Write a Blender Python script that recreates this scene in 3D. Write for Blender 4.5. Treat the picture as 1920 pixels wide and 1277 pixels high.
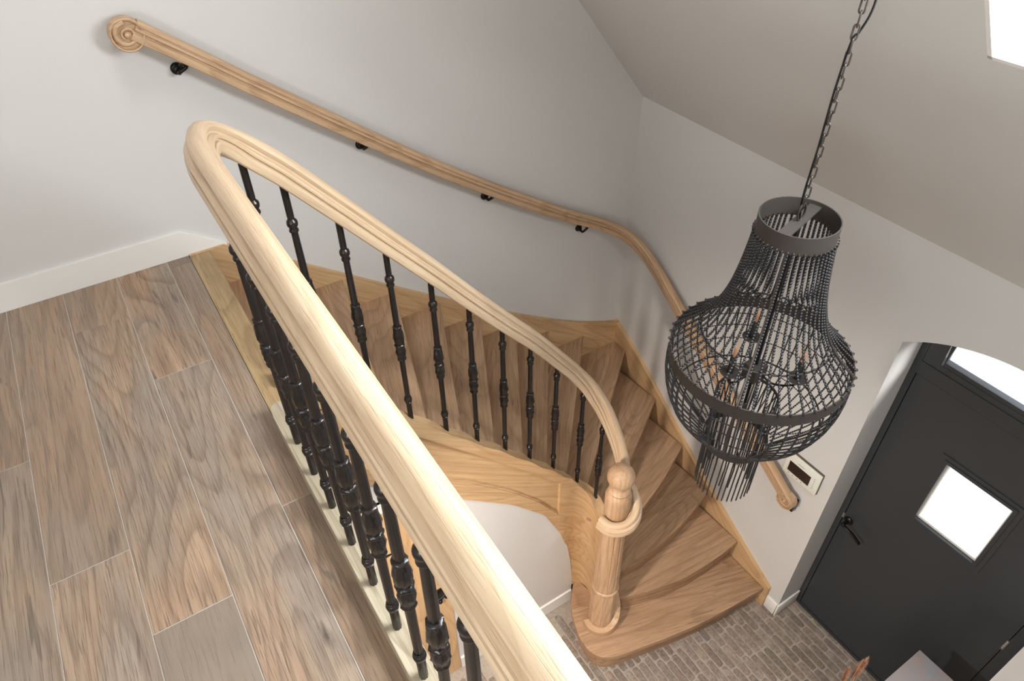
import bpy, bmesh, math, random
from mathutils import Vector, Matrix
random.seed(7)
PI = math.pi
C = bpy.context.scene.collection
for o in list(bpy.data.objects): bpy.data.objects.remove(o, do_unlink=True)

# ------------------------------------------------------------------ camera
cam_d = bpy.data.cameras.new('camera'); cam = bpy.data.objects.new('camera', cam_d); C.objects.link(cam)
cam_d.sensor_width = 36; cam_d.lens = 1325.39/1920*36; cam_d.clip_start = .02; cam_d.clip_end = 60
yaw, pit, rol = .559986, .721379, -.01429
cy, sy, cp, sp, cr, sr = math.cos(yaw), math.sin(yaw), math.cos(pit), math.sin(pit), math.cos(rol), math.sin(rol)
F = Vector((sy*cp, cy*cp, -sp)); Rt = Vector((cy, -sy, 0)); U = Rt.cross(F)
RX = cr*Rt + sr*U; UX = -sr*Rt + cr*U
m = Matrix((RX, UX, -F)).transposed().to_4x4(); m.translation = (0, 0, 1.75)
cam.matrix_world = m
bpy.context.scene.camera = cam

# ------------------------------------------------------------------ world, light, exposure
sc = bpy.context.scene
sc.view_settings.view_transform = 'Standard'; sc.view_settings.look = 'None'
sc.view_settings.gamma = 1; sc.view_settings.use_curve_mapping = False
sc.view_settings.exposure = 0.0
w = bpy.data.worlds.new('World'); sc.world = w; w.use_nodes = True
bg = w.node_tree.nodes['Background']; bg.inputs[0].default_value = (.93, .97, 1, 1); bg.inputs[1].default_value = 1.3

def area(name, loc, direction, sx, sy_, power, col=(1, 1, 1), spread=PI):
    l = bpy.data.lights.new(name, 'AREA'); l.shape = 'RECTANGLE'; l.size = sx; l.size_y = sy_
    l.energy = power; l.color = col; l.spread = spread
    o = bpy.data.objects.new(name, l); C.objects.link(o); o.location = loc
    o.rotation_euler = Vector(direction).to_track_quat('-Z', 'Y').to_euler()
    return o
ZF = -2.871
# daylight through the roof window, plus an unseen upstairs and hall window added for light, all behind panes
SLOPE = math.atan(1.2)
area('daylight_skylight', (1.62, .29, 1.64), (-math.sin(SLOPE), 0, -math.cos(SLOPE)), 1.1, 1.1, 110, (.90, .96, 1))
area('added_landing_window_light', (-1.99, -1.1, 1.35), (1, .10, 1.1), 1.5, 1.25, 112, (.92, .97, 1))  # added; tilted upward to brighten the sloping roof
area('daylight_transom', (3.38, .25, .05), (-.5, .75, -.6), .5, .35, 34, (1, 1, 1))
area('added_hall_window_light', (-2.72, .1, -1.4), (1, 0, -.05), 2.6, 1.5, 6, (1, .92, .84))

# ------------------------------------------------------------------ materials
def newmat(name):
    m = bpy.data.materials.new(name); m.use_nodes = True
    nt = m.node_tree; b = nt.nodes['Principled BSDF']
    return m, nt, b
def nd(nt, t, **k):
    n = nt.nodes.new(t)
    for a, v in k.items(): setattr(n, a, v)
    return n
def val(nt, op, a, b=None, clamp=False):
    n = nd(nt, 'ShaderNodeMath', operation=op, use_clamp=clamp)
    for i, x in enumerate((a, b)):
        if x is None: continue
        if isinstance(x, (int, float)): n.inputs[i].default_value = x
        else: nt.links.new(x, n.inputs[i])
    return n.outputs[0]
def ramp(nt, fac, stops):
    n = nd(nt, 'ShaderNodeValToRGB'); nt.links.new(fac, n.inputs[0])
    e = n.color_ramp.elements
    while len(e) < len(stops): e.new(.5)
    for i, (p, c) in enumerate(stops):
        e[i].position = p; e[i].color = (c, c, c, 1) if isinstance(c, (int, float)) else (*c, 1)
    return n.outputs[0]
def mix(nt, fac, a, b, mode='MIX'):
    n = nd(nt, 'ShaderNodeMix', data_type='RGBA', blend_type=mode)
    for i, x in ((0, fac), (6, a), (7, b)):
        if isinstance(x, (int, float)): n.inputs[i].default_value = x
        elif isinstance(x, tuple): n.inputs[i].default_value = (*x, 1)
        else: nt.links.new(x, n.inputs[i])
    return n.outputs[2]
def scaled(nt, vec, s):
    n = nd(nt, 'ShaderNodeVectorMath', operation='MULTIPLY'); nt.links.new(vec, n.inputs[0]); n.inputs[1].default_value = s
    return n.outputs[0]
def noise(nt, vec, s, scale=1, detail=3, rough=.5, dist=0):
    n = nd(nt, 'ShaderNodeTexNoise'); nt.links.new(scaled(nt, vec, s), n.inputs['Vector'])
    n.inputs['Scale'].default_value = scale; n.inputs['Detail'].default_value = detail
    n.inputs['Roughness'].default_value = rough; n.inputs['Distortion'].default_value = dist
    return n.outputs[0]
def bump(nt, b, h, dist, strength=1):
    n = nd(nt, 'ShaderNodeBump'); n.inputs['Distance'].default_value = dist; n.inputs['Strength'].default_value = strength
    nt.links.new(h, n.inputs['Height']); nt.links.new(n.outputs[0], b.inputs['Normal'])
def lin(r, g, b):
    f = lambda c: (c/255/12.92 if c/255 <= .04045 else ((c/255+.055)/1.055)**2.4)
    return (f(r), f(g), f(b))

def wood(name, light, mid, dark, rough=.5, ring=.35, knots=.0, pore=.35, tone=False, alt=None, bmp=.0006, streak=.22):
    m, nt, b = newmat(name)
    at = nd(nt, 'ShaderNodeAttribute', attribute_name='gc')
    oi = nd(nt, 'ShaderNodeObjectInfo')
    off = nd(nt, 'ShaderNodeVectorMath', operation='ADD'); nt.links.new(at.outputs['Vector'], off.inputs[0])
    sc_ = val(nt, 'MULTIPLY', oi.outputs['Random'], 7.0)
    nt.links.new(sc_, off.inputs[1])
    g = off.outputs[0]
    n1 = noise(nt, g, (.9, 11, 11), 1, 4, .6)
    blotch = noise(nt, g, (1.1, 3.2, 3.2), 1, 3, .55)
    base = mix(nt, ramp(nt, n1, [(.3, 0), (.7, 1)]), light, mid)
    if alt: base = mix(nt, ramp(nt, blotch, [(.42, 0), (.6, 1)]), base, alt)
    # cathedral rings: contour bands of a stretched noise field
    fld = noise(nt, g, (.55, 3.6, 3.6), 1, 1.5, .4, .3)
    band = val(nt, 'FRACT', val(nt, 'MULTIPLY', fld, 19.0))
    rg = ramp(nt, band, [(0, .0), (.55, .10), (.90, 1), (1, 0)])
    base = mix(nt, val(nt, 'MULTIPLY', rg, ring), base, dark)
    sk_ = noise(nt, g, (2.2, 75, 75), 1, 4, .65)
    base = mix(nt, val(nt, 'MULTIPLY', ramp(nt, sk_, [(.44, 0), (.62, 1)]), streak), base, dark)
    p = noise(nt, g, (9, 260, 260), 1, 2, .6)
    pr = ramp(nt, p, [(.52, 0), (.68, 1)])
    base = mix(nt, val(nt, 'MULTIPLY', pr, pore), base, dark)
    if knots > 0:
        v = nd(nt, 'ShaderNodeTexVoronoi', feature='F1'); nt.links.new(scaled(nt, g, (1.7, 5.2, 5.2)), v.inputs['Vector'])
        v.inputs['Scale'].default_value = 1
        wob = noise(nt, g, (12, 40, 40), 1, 3, .6)
        d = val(nt, 'ADD', v.outputs['Distance'], val(nt, 'MULTIPLY', wob, .16))
        k = ramp(nt, d, [(.105, 1), (.125, .6), (.17, 0)])
        sep = nd(nt, 'ShaderNodeSeparateColor'); nt.links.new(v.outputs['Color'], sep.inputs[0])
        gate = ramp(nt, sep.outputs[0], [(.50, 0), (.52, 1)])
        kk = val(nt, 'MULTIPLY', val(nt, 'MULTIPLY', k, gate), knots)
        kd = tuple(c*.30 for c in dark)
        base = mix(nt, kk, base, kd)
        crk = noise(nt, g, (3, 34, 34), 1, 2, .5, 1.2)
        cr_ = ramp(nt, crk, [(.30, 1), (.335, 0)])
        base = mix(nt, val(nt, 'MULTIPLY', cr_, knots*.55), base, kd)
    if tone:
        ta = nd(nt, 'ShaderNodeAttribute', attribute_name='tone')
        sp_ = nd(nt, 'ShaderNodeSeparateColor'); nt.links.new(ta.outputs['Color'], sp_.inputs[0])
        base = mix(nt, sp_.outputs[0], base, tuple(mid_*.85 for mid_ in alt), 'MIX')
        base = mix(nt, 1.0, base, ta.outputs['Color'], 'MULTIPLY') if False else base
        hs = nd(nt, 'ShaderNodeHueSaturation'); nt.links.new(base, hs.inputs['Color'])
        nt.links.new(sp_.outputs[1], hs.inputs['Value'])
        base = hs.outputs[0]
    nt.links.new(base, b.inputs['Base Color'])
    b.inputs['Roughness'].default_value = rough
    bump(nt, b, val(nt, 'ADD', val(nt, 'MULTIPLY', pr, -1), val(nt, 'MULTIPLY', rg, -.4)), bmp, .6)
    return m
OAK = wood('oak_oiled', lin(206, 174, 140), lin(188, 152, 118), lin(140, 102, 68), .42, .35, .0, .35)
OAKP = wood('oak_pale', lin(210, 186, 156), lin(194, 167, 136), lin(156, 122, 92), .36, .20, .0, .28, streak=.10)
OAKG = wood('oak_golden', lin(214, 180, 136), lin(198, 160, 116), lin(146, 106, 72), .45, .30, .30, .28)
OAKT = wood('oak_tread', lin(190, 155, 122), lin(162, 128, 97), lin(100, 72, 51), .45, .30, .55, .40)
OAKW = wood('oak_kerb', lin(192, 180, 156), lin(178, 164, 138), lin(136, 118, 96), .5, .55, .0, .3)
OAKS = wood('oak_nosing', lin(186, 158, 116), lin(168, 140, 100), lin(112, 86, 58), .5, .35, .0, .5)
PLANK = wood('oak_planks', lin(194, 162, 132), lin(168, 134, 106), lin(92, 70, 55), .55, .42, .9, .60, True, lin(160, 144, 128), .0012, .26)

def plain(name, col, rough=.6, metal=0, bumpn=None, spec=.5, mottled=None):
    m, nt, b = newmat(name)
    b.inputs['Base Color'].default_value = (*col, 1); b.inputs['Roughness'].default_value = rough
    b.inputs['Metallic'].default_value = metal; b.inputs['Specular IOR Level'].default_value = spec
    tc = nd(nt, 'ShaderNodeTexCoord')
    if mottled:
        s, c2, k = mottled
        n = noise(nt, tc.outputs['Object'], (s, s, s), 1, 4, .6)
        nt.links.new(mix(nt, ramp(nt, n, [(.35, 0), (.65, k)]), col, c2), b.inputs['Base Color'])
    if bumpn:
        n = noise(nt, tc.outputs['Object'], (bumpn[0],)*3, 1, 3, .6); bump(nt, b, n, bumpn[1], .5)
    return m
WALL = plain('wall_paint', lin(209, 206, 202), .75, 0, (60, .0006), .3)
WHITE = plain('white_trim', lin(232, 228, 222), .45)
IRON = plain('black_iron', lin(56, 55, 56), .27, .75, (90, .0008), .5, (40, lin(70, 62, 56), .7))
BLACK = plain('black_metal', lin(20, 20, 21), .30, .4)
CHAN = plain('chandelier_metal', lin(66, 62, 60), .42, .6, None, .5, (30, lin(84, 74, 66), .8))
CHANB = plain('chandelier_band', lin(64, 58, 54), .55, .3, (120, .0003))
BEAD = plain('chandelier_beads', lin(58, 57, 58), .38, .55)
ANTH = plain('anthracite_paint', lin(53, 56, 59), .30, 0, None, .45)
GAP = plain('dark_gasket', (.004, .004, .004), .9)
STEEL = plain('steel', lin(190, 186, 180), .3, .9)
PANELW = plain('panel_white', lin(226, 226, 214), .35)
SCREEN = plain('panel_screen', lin(46, 36, 30), .12)
MARK = plain('panel_mark', lin(150, 148, 140), .5)
STONE = plain('table_stone', lin(150, 150, 154), .4, 0, (60, .0004), .5, (14, lin(176, 140, 120), .45))
TLEG = plain('table_frame', lin(40, 38, 36), .5, .3)
VASE = plain('vase_clay', lin(120, 108, 96), .8, 0, (30, .001))
PLUME = plain('plume', lin(214, 170, 140), .9)
GROUT = plain('joint_mortar', lin(168, 156, 144), .95, 0, (160, .002), .2, (50, lin(150, 138, 126), .8))
CONC = plain('plaster_slab', lin(214, 208, 200), .8)
SOCK = plain('bulb_socket', (.01, .01, .01), .4)

def glassmat(name, tint=(1, 1, 1)):
    m = bpy.data.materials.new(name); m.use_nodes = True; nt = m.node_tree; nt.nodes.clear()
    out = nd(nt, 'ShaderNodeOutputMaterial'); mx = nd(nt, 'ShaderNodeMixShader'); t = nd(nt, 'ShaderNodeBsdfTransparent')
    g = nd(nt, 'ShaderNodeBsdfGlossy'); g.inputs['Roughness'].default_value = .02; lw = nd(nt, 'ShaderNodeLayerWeight'); fo = val(nt, 'ADD', val(nt, 'MULTIPLY', val(nt, 'POWER', lw.outputs['Facing'], 4.0), .5), .04)
    t.inputs[0].default_value = (*tint, 1)
    nt.links.new(fo, mx.inputs[0]); nt.links.new(t.outputs[0], mx.inputs[1]); nt.links.new(g.outputs[0], mx.inputs[2])
    nt.links.new(mx.outputs[0], out.inputs[0]); return m
GLASS = glassmat('clear_glass'); BULB = glassmat('bulb_glass', (1, .95, .9))
FIL, nt_, b_ = newmat('bulb_filament'); b_.inputs['Base Color'].default_value = (.55, .30, .20, 1); b_.inputs['Roughness'].default_value = .4
def emis(name, col, s):
    m, nt, b = newmat(name); b.inputs['Emission Color'].default_value = (*col, 1); b.inputs['Emission Strength'].default_value = s; return m
LAMP = emis('fill_downlight_lens', (1, .86, .68), 10)

def pavermat():
    m, nt, b = newmat('clay_paver')
    ta = nd(nt, 'ShaderNodeAttribute', attribute_name='tone'); tc = nd(nt, 'ShaderNodeTexCoord')
    n = noise(nt, tc.outputs['Object'], (55, 55, 55), 1, 5, .7)
    n2 = noise(nt, tc.outputs['Object'], (14, 14, 14), 1, 3, .6)
    base = mix(nt, ramp(nt, n, [(.35, 0), (.65, 1)]), lin(104, 92, 84), lin(142, 128, 116))
    base = mix(nt, ramp(nt, n2, [(.5, 0), (.75, .5)]), base, lin(170, 160, 148))
    base = mix(nt, 1.0, base, ta.outputs['Color'], 'MULTIPLY')
    nt.links.new(base, b.inputs['Base Color']); b.inputs['Roughness'].default_value = .8
    bump(nt, b, n, .004, .7); return m
PAVER = pavermat()

# ------------------------------------------------------------------ mesh helpers
def finish(name, bm, mat, parent=None, gc=None, smooth=None, tones=None, mats=None):
    me = bpy.data.meshes.new(name); bmesh.ops.recalc_face_normals(bm, faces=bm.faces) if bm.faces else None
    gl = bm.verts.layers.float_vector.get('gc')
    bm.to_mesh(me); bm.free()
    if gc is not None:
        a = me.attributes.get('gc') or me.attributes.new('gc', 'FLOAT_VECTOR', 'POINT')
        for i, v in enumerate(me.vertices): a.data[i].vector = gc(v.co)
    for m_ in (mats or [mat]): me.materials.append(m_)
    if smooth is not None:
        me.polygons.foreach_set('use_smooth', [True]*len(me.polygons)); me.set_sharp_from_angle(angle=math.radians(smooth))
    o = bpy.data.objects.new(name, me); C.objects.link(o)
    if parent is not None: o.parent = parent
    return o
GX = lambda p: (p.x, p.y, p.z)
GY = lambda p: (p.y, p.x, p.z)
GZ = lambda p: (p.z, p.x, p.y)
def gdir(ang, ox=0, oy=0):
    c, s = math.cos(ang), math.sin(ang)
    return lambda p: (p.x*c + p.y*s + ox, -p.x*s + p.y*c + oy, p.z*1.0)
def struct(o): o['kind'] = 'structure'; return o
def thing(name, label, cat, loc=(0, 0, 0), group=None, kind=None):
    o = bpy.data.objects.new(name, None); C.objects.link(o); o.location = loc; o.empty_display_size = .1
    if label: o['label'] = label
    if cat: o['category'] = cat
    if group: o['group'] = group
    if kind: o['kind'] = kind
    return o
def tag(o, label, cat, group=None):
    o['label'] = label; o['category'] = cat
    if group: o['group'] = group
    return o
def bbox(bm, x0, x1, y0, y1, z0, z1, bev=0, seg=2):
    vs = [bm.verts.new(p) for p in ((x0, y0, z0), (x1, y0, z0), (x1, y1, z0), (x0, y1, z0), (x0, y0, z1), (x1, y0, z1), (x1, y1, z1), (x0, y1, z1))]
    fs = [bm.faces.new([vs[i] for i in q]) for q in ((3, 2, 1, 0), (4, 5, 6, 7), (0, 1, 5, 4), (1, 2, 6, 5), (2, 3, 7, 6), (3, 0, 4, 7))]
    if bev: bmesh.ops.bevel(bm, geom=list({e for f in fs for e in f.edges}), offset=bev, segments=seg, profile=.5, affect='EDGES')
def boxo(name, b, mat, parent=None, bev=0, gc=None):
    bm = bmesh.new(); bbox(bm, *b, bev=bev); return finish(name, bm, mat, parent, gc, 40 if bev else None)
def prism(bm, pts, z0, z1, bev=0, seg=2, axis='z', only_top=False):
    def P(a, b_, c):
        return {'z': (a, b_, c), 'y': (a, c, b_), 'x': (c, a, b_)}[axis]
    lo = [bm.verts.new(P(a, b_, z0)) for a, b_ in pts]; hi = [bm.verts.new(P(a, b_, z1)) for a, b_ in pts]
    n = len(pts); fs = [bm.faces.new(lo[::-1]), bm.faces.new(hi)]
    for i in range(n): fs.append(bm.faces.new((lo[i], lo[(i+1) % n], hi[(i+1) % n], hi[i])))
    if bev:
        ed = list(fs[1].edges) + ([] if only_top else list(fs[0].edges))
        bmesh.ops.bevel(bm, geom=ed, offset=bev, segments=seg, profile=.5, affect='EDGES')
def catmull(pts, n=8):
    pts = [Vector(p) for p in pts]; out = []
    P = [2*pts[0]-pts[1]] + pts + [2*pts[-1]-pts[-2]]
    for i in range(1, len(P)-2):
        p0, p1, p2, p3 = P[i-1:i+3]
        for k in range(n):
            t = k/n
            out.append(.5*((2*p1)+(p2-p0)*t+(2*p0-5*p1+4*p2-p3)*t*t+(3*p1-p0-3*p2+p3)*t**3))
    out.append(pts[-1]); return out
def sweep(bm, path, prof, scale=None, upv=Vector((0, 0, 1)), caps=True, closed=False, tag_gc=True, goff=0):
    lay = bm.verts.layers.float_vector.get('gc') or bm.verts.layers.float_vector.new('gc')
    rings = []; s = 0; n = len(path)
    for i, p in enumerate(path):
        a = path[(i-1) % n] if (closed or i > 0) else path[i]; b_ = path[(i+1) % n] if (closed or i < n-1) else path[i]
        t = (b_-a).normalized(); side = t.cross(upv)
        if side.length < 1e-4: side = Vector((1, 0, 0))
        side.normalize(); up = side.cross(t)
        if i: s += (p-path[i-1]).length
        k = scale[i] if scale else 1
        if not isinstance(k, tuple): k = (k, k)
        r = []
        for x, y in prof:
            v = bm.verts.new(p + side*x*k[0] + up*y*k[1]); v[lay] = (s+goff, x*k[0]+goff, y*k[1]); r.append(v)
        rings.append(r)
    m_ = len(prof)
    for i in range(len(rings)-(0 if closed else 1)):
        A, B = rings[i], rings[(i+1) % len(rings)]
        for j in range(m_): bm.faces.new((A[j], A[(j+1) % m_], B[(j+1) % m_], B[j]))
    if caps and not closed: bm.faces.new(rings[0][::-1]); bm.faces.new(rings[-1])
def circ(r, n=8, ph=0): return [(r*math.cos(2*PI*i/n+ph), r*math.sin(2*PI*i/n+ph)) for i in range(n)]
def lathe(bm, prof, seg=16, cx=0, cy_=0, mod=None):
    rings = []
    for r, z in prof:
        ring = []
        for i in range(seg):
            a = 2*PI*i/seg; q = r*(mod(a, z) if mod else 1)
            ring.append(bm.verts.new((cx+q*math.cos(a), cy_+q*math.sin(a), z)))
        rings.append(ring)
    for i in range(len(rings)-1):
        for j in range(seg): bm.faces.new((rings[i][j], rings[i][(j+1) % seg], rings[i+1][(j+1) % seg], rings[i+1][j]))
    bm.faces.new(rings[0][::-1]); bm.faces.new(rings[-1])
def interp(x, tab):
    if x <= tab[0][0]: return tab[0][1]
    for (a, va), (b_, vb) in zip(tab, tab[1:]):
        if x <= b_: return va+(vb-va)*(x-a)/(b_-a)
    return tab[-1][1]

# ------------------------------------------------------------------ room shell
XR, YB = 2.762, 2.954
# back wall
struct(boxo('wall_back', (-2.75, 3.1, YB, YB+.15, ZF-.1, 2.6), WALL))
# right knee wall with the arched door niche
OY0, OY1 = .022, 1.078; OC = .55; AR = .83; AZ = -.197
def arc_pts(c, hw, R, za, n=24, sign=1):
    out = []
    for i in range(n+1):
        d = -hw+2*hw*i/n; out.append((c+d, za-(R-math.sqrt(R*R-d*d))))
    return out
bm = bmesh.new()
ap = arc_pts(OC, .528, AR, AZ)
bbox(bm, XR, XR+.30, -2.45, OY0, ZF-.1, .117); bbox(bm, XR, XR+.30, OY1, YB+.1, ZF-.1, .117)
for (ya, za), (yb_, zb_) in zip(ap, ap[1:]):
    v = [bm.verts.new((x, y, z)) for x in (XR, XR+.30) for y, z in ((ya, za), (yb_, zb_), (yb_, .117), (ya, .117))]
    for q in ((3, 2, 1, 0), (4, 5, 6, 7), (0, 1, 5, 4), (2, 3, 7, 6)): bm.faces.new([v[i] for i in q])
bmesh.ops.remove_doubles(bm, verts=bm.verts, dist=1e-5)
struct(finish('wall_right', bm, WALL))
# sloping roof with skylight opening (x 1.93 -> 1.175 up the slope, y .86 -> -.28)
def zr(x): return .114+1.2*(XR-x)
bm = bmesh.new()
def slab(x0, x1, y0, y1, th=.07):
    nx, nz = math.sin(SLOPE)*th, math.cos(SLOPE)*th
    v = []
    for dx, dz in ((0, 0), (nx, nz)):
        for x, y in ((x0, y0), (x1, y0), (x1, y1), (x0, y1)): v.append(bm.verts.new((x+dx, y, zr(x)+dz)))
    for q in ((3, 2, 1, 0), (4, 5, 6, 7), (0, 1, 5, 4), (1, 2, 6, 5), (2, 3, 7, 6), (3, 0, 4, 7)): bm.faces.new([v[i] for i in q])
SX0, SX1, SY0, SY1 = 1.18, 1.933, -.28, .86
slab(.70, SX0, -2.4, YB+.1); slab(SX1, XR+.3, -2.4, YB+.1); slab(SX0, SX1, -2.4, SY0); slab(SX0, SX1, SY1, YB+.1)
struct(finish('ceiling', bm, WALL))
bm = bmesh.new(); bbox(bm, -2.0, .95, -2.45, YB+.1, 2.45, 2.6); struct(finish('ceiling', bm, WALL))
# skylight
sk = thing('window_1', None, None, (SX1, SY1, zr(SX1)), kind='structure')
def loc(p, root): return Vector(p)-root.location
bm = bmesh.new()
nx, nz = math.sin(SLOPE), math.cos(SLOPE)
def slbox(x0, x1, y0, y1, h0, h1):
    v = []
    for h in (h0, h1):
        for x, y in ((x0, y0), (x1, y0), (x1, y1), (x0, y1)): v.append(bm.verts.new(loc((x+nx*h, y, zr(x)+nz*h), sk)))
    for q in ((3, 2, 1, 0), (4, 5, 6, 7), (0, 1, 5, 4), (1, 2, 6, 5), (2, 3, 7, 6), (3, 0, 4, 7)): bm.faces.new([v[i] for i in q])
slbox(SX0, SX1, SY0, SY0+.03, .0, .06); slbox(SX0, SX1, SY1-.012, SY1, .0, .03)
slbox(SX0, SX0+.02, SY0, SY1, .0, .06); slbox(SX1-.008, SX1, SY0, SY1, .0, .03)
finish('window_frame', bm, WHITE, sk)
bm = bmesh.new(); slbox(SX0, SX1, SY0, SY1, .03, .034); finish('window_pane', bm, GLASS, sk)
# far walls; both windows are unseen and added for light
def wall_front_holes():
    bm = bmesh.new(); Y0, Y1 = -2.45, -2.3
    bbox(bm, -3.1, 3.1, Y0, Y1, ZF-.1, 2.6)
    return finish('wall_front', bm, WALL)
struct(wall_front_holes())
wr = thing('added_window_3', None, None, (-2.68, -1.25, -2.2), kind='structure')
bm = bmesh.new(); W_, H_ = 2.7, 1.6
bbox(bm, -.03, .03, 0, .06, 0, H_); bbox(bm, -.03, .03, W_-.06, W_, 0, H_); bbox(bm, -.03, .03, .06, W_-.06, 0, .06); bbox(bm, -.03, .03, .06, W_-.06, H_-.06, H_); bbox(bm, -.03, .03, W_/2-.03, W_/2+.03, .06, H_-.06)
finish('window_frame', bm, WHITE, wr)
boxo('window_pane', (-.004, .004, .05, W_-.05, .05, H_-.05), GLASS, wr)
bm = bmesh.new()
bbox(bm, -2.0, -1.9, -2.3, -1.9, 0, 2.45); bbox(bm, -2.0, -1.9, -.3, YB, 0, 2.45); bbox(bm, -2.0, -1.9, -1.9, -.3, 0, .7); bbox(bm, -2.0, -1.9, -1.9, -.3, 2.0, 2.45)
struct(finish('wall_left', bm, WALL))
wr = thing('added_window_2', None, None, (-1.95, -1.9, .7), kind='structure')  # unseen landing window, added for its light
bm = bmesh.new(); W_, H_ = 1.6, 1.3
bbox(bm, -.03, .03, 0, .06, 0, H_); bbox(bm, -.03, .03, W_-.06, W_, 0, H_); bbox(bm, -.03, .03, .06, W_-.06, 0, .06); bbox(bm, -.03, .03, .06, W_-.06, H_-.06, H_)
finish('window_frame', bm, WHITE, wr)
boxo('window_pane', (-.004, .004, .05, W_-.05, .05, H_-.05), GLASS, wr)
# landing slab with finished plank floor; stair well edge
struct(boxo('trim_1', (-2.6, .176, -2.3, 1.80, -.30, -.012), CONC))
struct(boxo('trim_2', (-2.6, .176, 1.80, YB, -.30, -.012), CONC))
bm = bmesh.new(); bbox(bm, .176, .240, -2.3, 1.80, -.30, -.001); bbox(bm, .176, .255, 1.80, YB, -.19, -.022)
struct(finish('trim_3', bm, CONC))
# planks
colx = [-.119-.2085*k for k in range(-1, 15)]   # plank boundaries
colx = [.084-.2055*k for k in range(0, 17)]
xs = [.176] + colx
joints = {0: [1.434, 2.885], 1: [.35, 2.205], 2: [1.230, 2.640], 3: [.05, 1.528, 3.3], 4: [.75, 2.042], 5: [1.3, 2.5]}
bm = bmesh.new(); gl = bm.verts.layers.float_vector.new('gc'); tl = bm.loops.layers.float_color.new('tone')
rp = random.Random(21)
tones = {(0, 0): (.25, .80), (0, 1): (.30, .92), (0, 2): (.7, .80), (1, 0): (.15, 1.02), (1, 1): (.20, .98), (1, 2): (.1, 1.0),
         (2, 0): (.85, .88), (2, 1): (.15, .98), (2, 2): (.35, 1.0), (3, 0): (.3, 1), (3, 1): (.15, 1.06), (3, 2): (.40, .94), (4, 0): (.3, 1), (4, 1): (.30, .96), (4, 2): (.4, .90), (5, 0): (.3, .95), (5, 1): (.4, .95)}
for i in range(len(xs)-1):
    x1, x0 = xs[i], xs[i+1]
    js = joints.get(i) or sorted([rp.uniform(-.5, .7), rp.uniform(1.2, 2.2)])
    ys = [-2.3] + [j for j in js if j < YB] + [YB]
    ys.insert(1, ys[1]-1.45) if ys[1]-ys[0] > 1.9 else None
    seq = list(zip(ys, ys[1:]))
    for j, (y0, y1) in enumerate(seq):
        jj = j-(len(seq)-len(tones_) if False else 0)
        ti = j-(1 if len(seq) > len(js)+1-(1 if js[-1] >= YB else 0) else 0)
        t = tones.get((i, ti), (rp.uniform(.1, .7), rp.uniform(.85, 1.05)))
        g = .0013; ox, oy, oz = rp.uniform(0, 30), rp.uniform(0, 30), rp.uniform(0, 5)
        v0 = len(bm.verts); f0 = set(bm.faces)
        bbox(bm, x0+g, x1-g, y0+g, y1-g, -.012, 0)
        nf = [f for f in bm.faces if f not in f0]
        top = [f for f in nf if all(abs(v.co.z) < 1e-6 for v in f.verts)][0]
        bmesh.ops.bevel(bm, geom=list(top.edges), offset=.0012, segments=1, profile=.5, affect='EDGES')
        for f in bm.faces:
            if f in f0: continue
            for l in f.loops:
                l[tl] = (t[0], t[1], 0, 1); v = l.vert; v[gl] = (v.co.y+oy, v.co.x+ox, v.co.z+oz)
fl = struct(finish('floor', bm, PLANK))
struct(boxo('trim_4', (-3.1, .176, -2.3, YB, -.0125, -.0022), plain('joint_strip', lin(206, 200, 192), .8)))
# back baseboard on the landing, sloping down where the stair string begins
bm = bmesh.new(); prism(bm, [(-3.1, 0), (.182, 0), (.345, -.02), (.345, .006), (.178, .118), (-3.1, .118)], YB-.016, YB, axis='y')
struct(finish('baseboard_back', bm, WHITE))
# right wall baseboards beside the niche
def bb(name, b):
    o = boxo(name, b, WHITE, bev=.003); return struct(o)
bb('baseboard_right', (XR-.014, XR, 1.082, 1.166, ZF, ZF+.125))
bb('baseboard_right', (XR-.014, XR+.205, 1.066, OY1, ZF, ZF+.125))
bb('baseboard_right', (XR-.014, XR, -2.3, OY0, ZF, ZF+.125))
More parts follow.
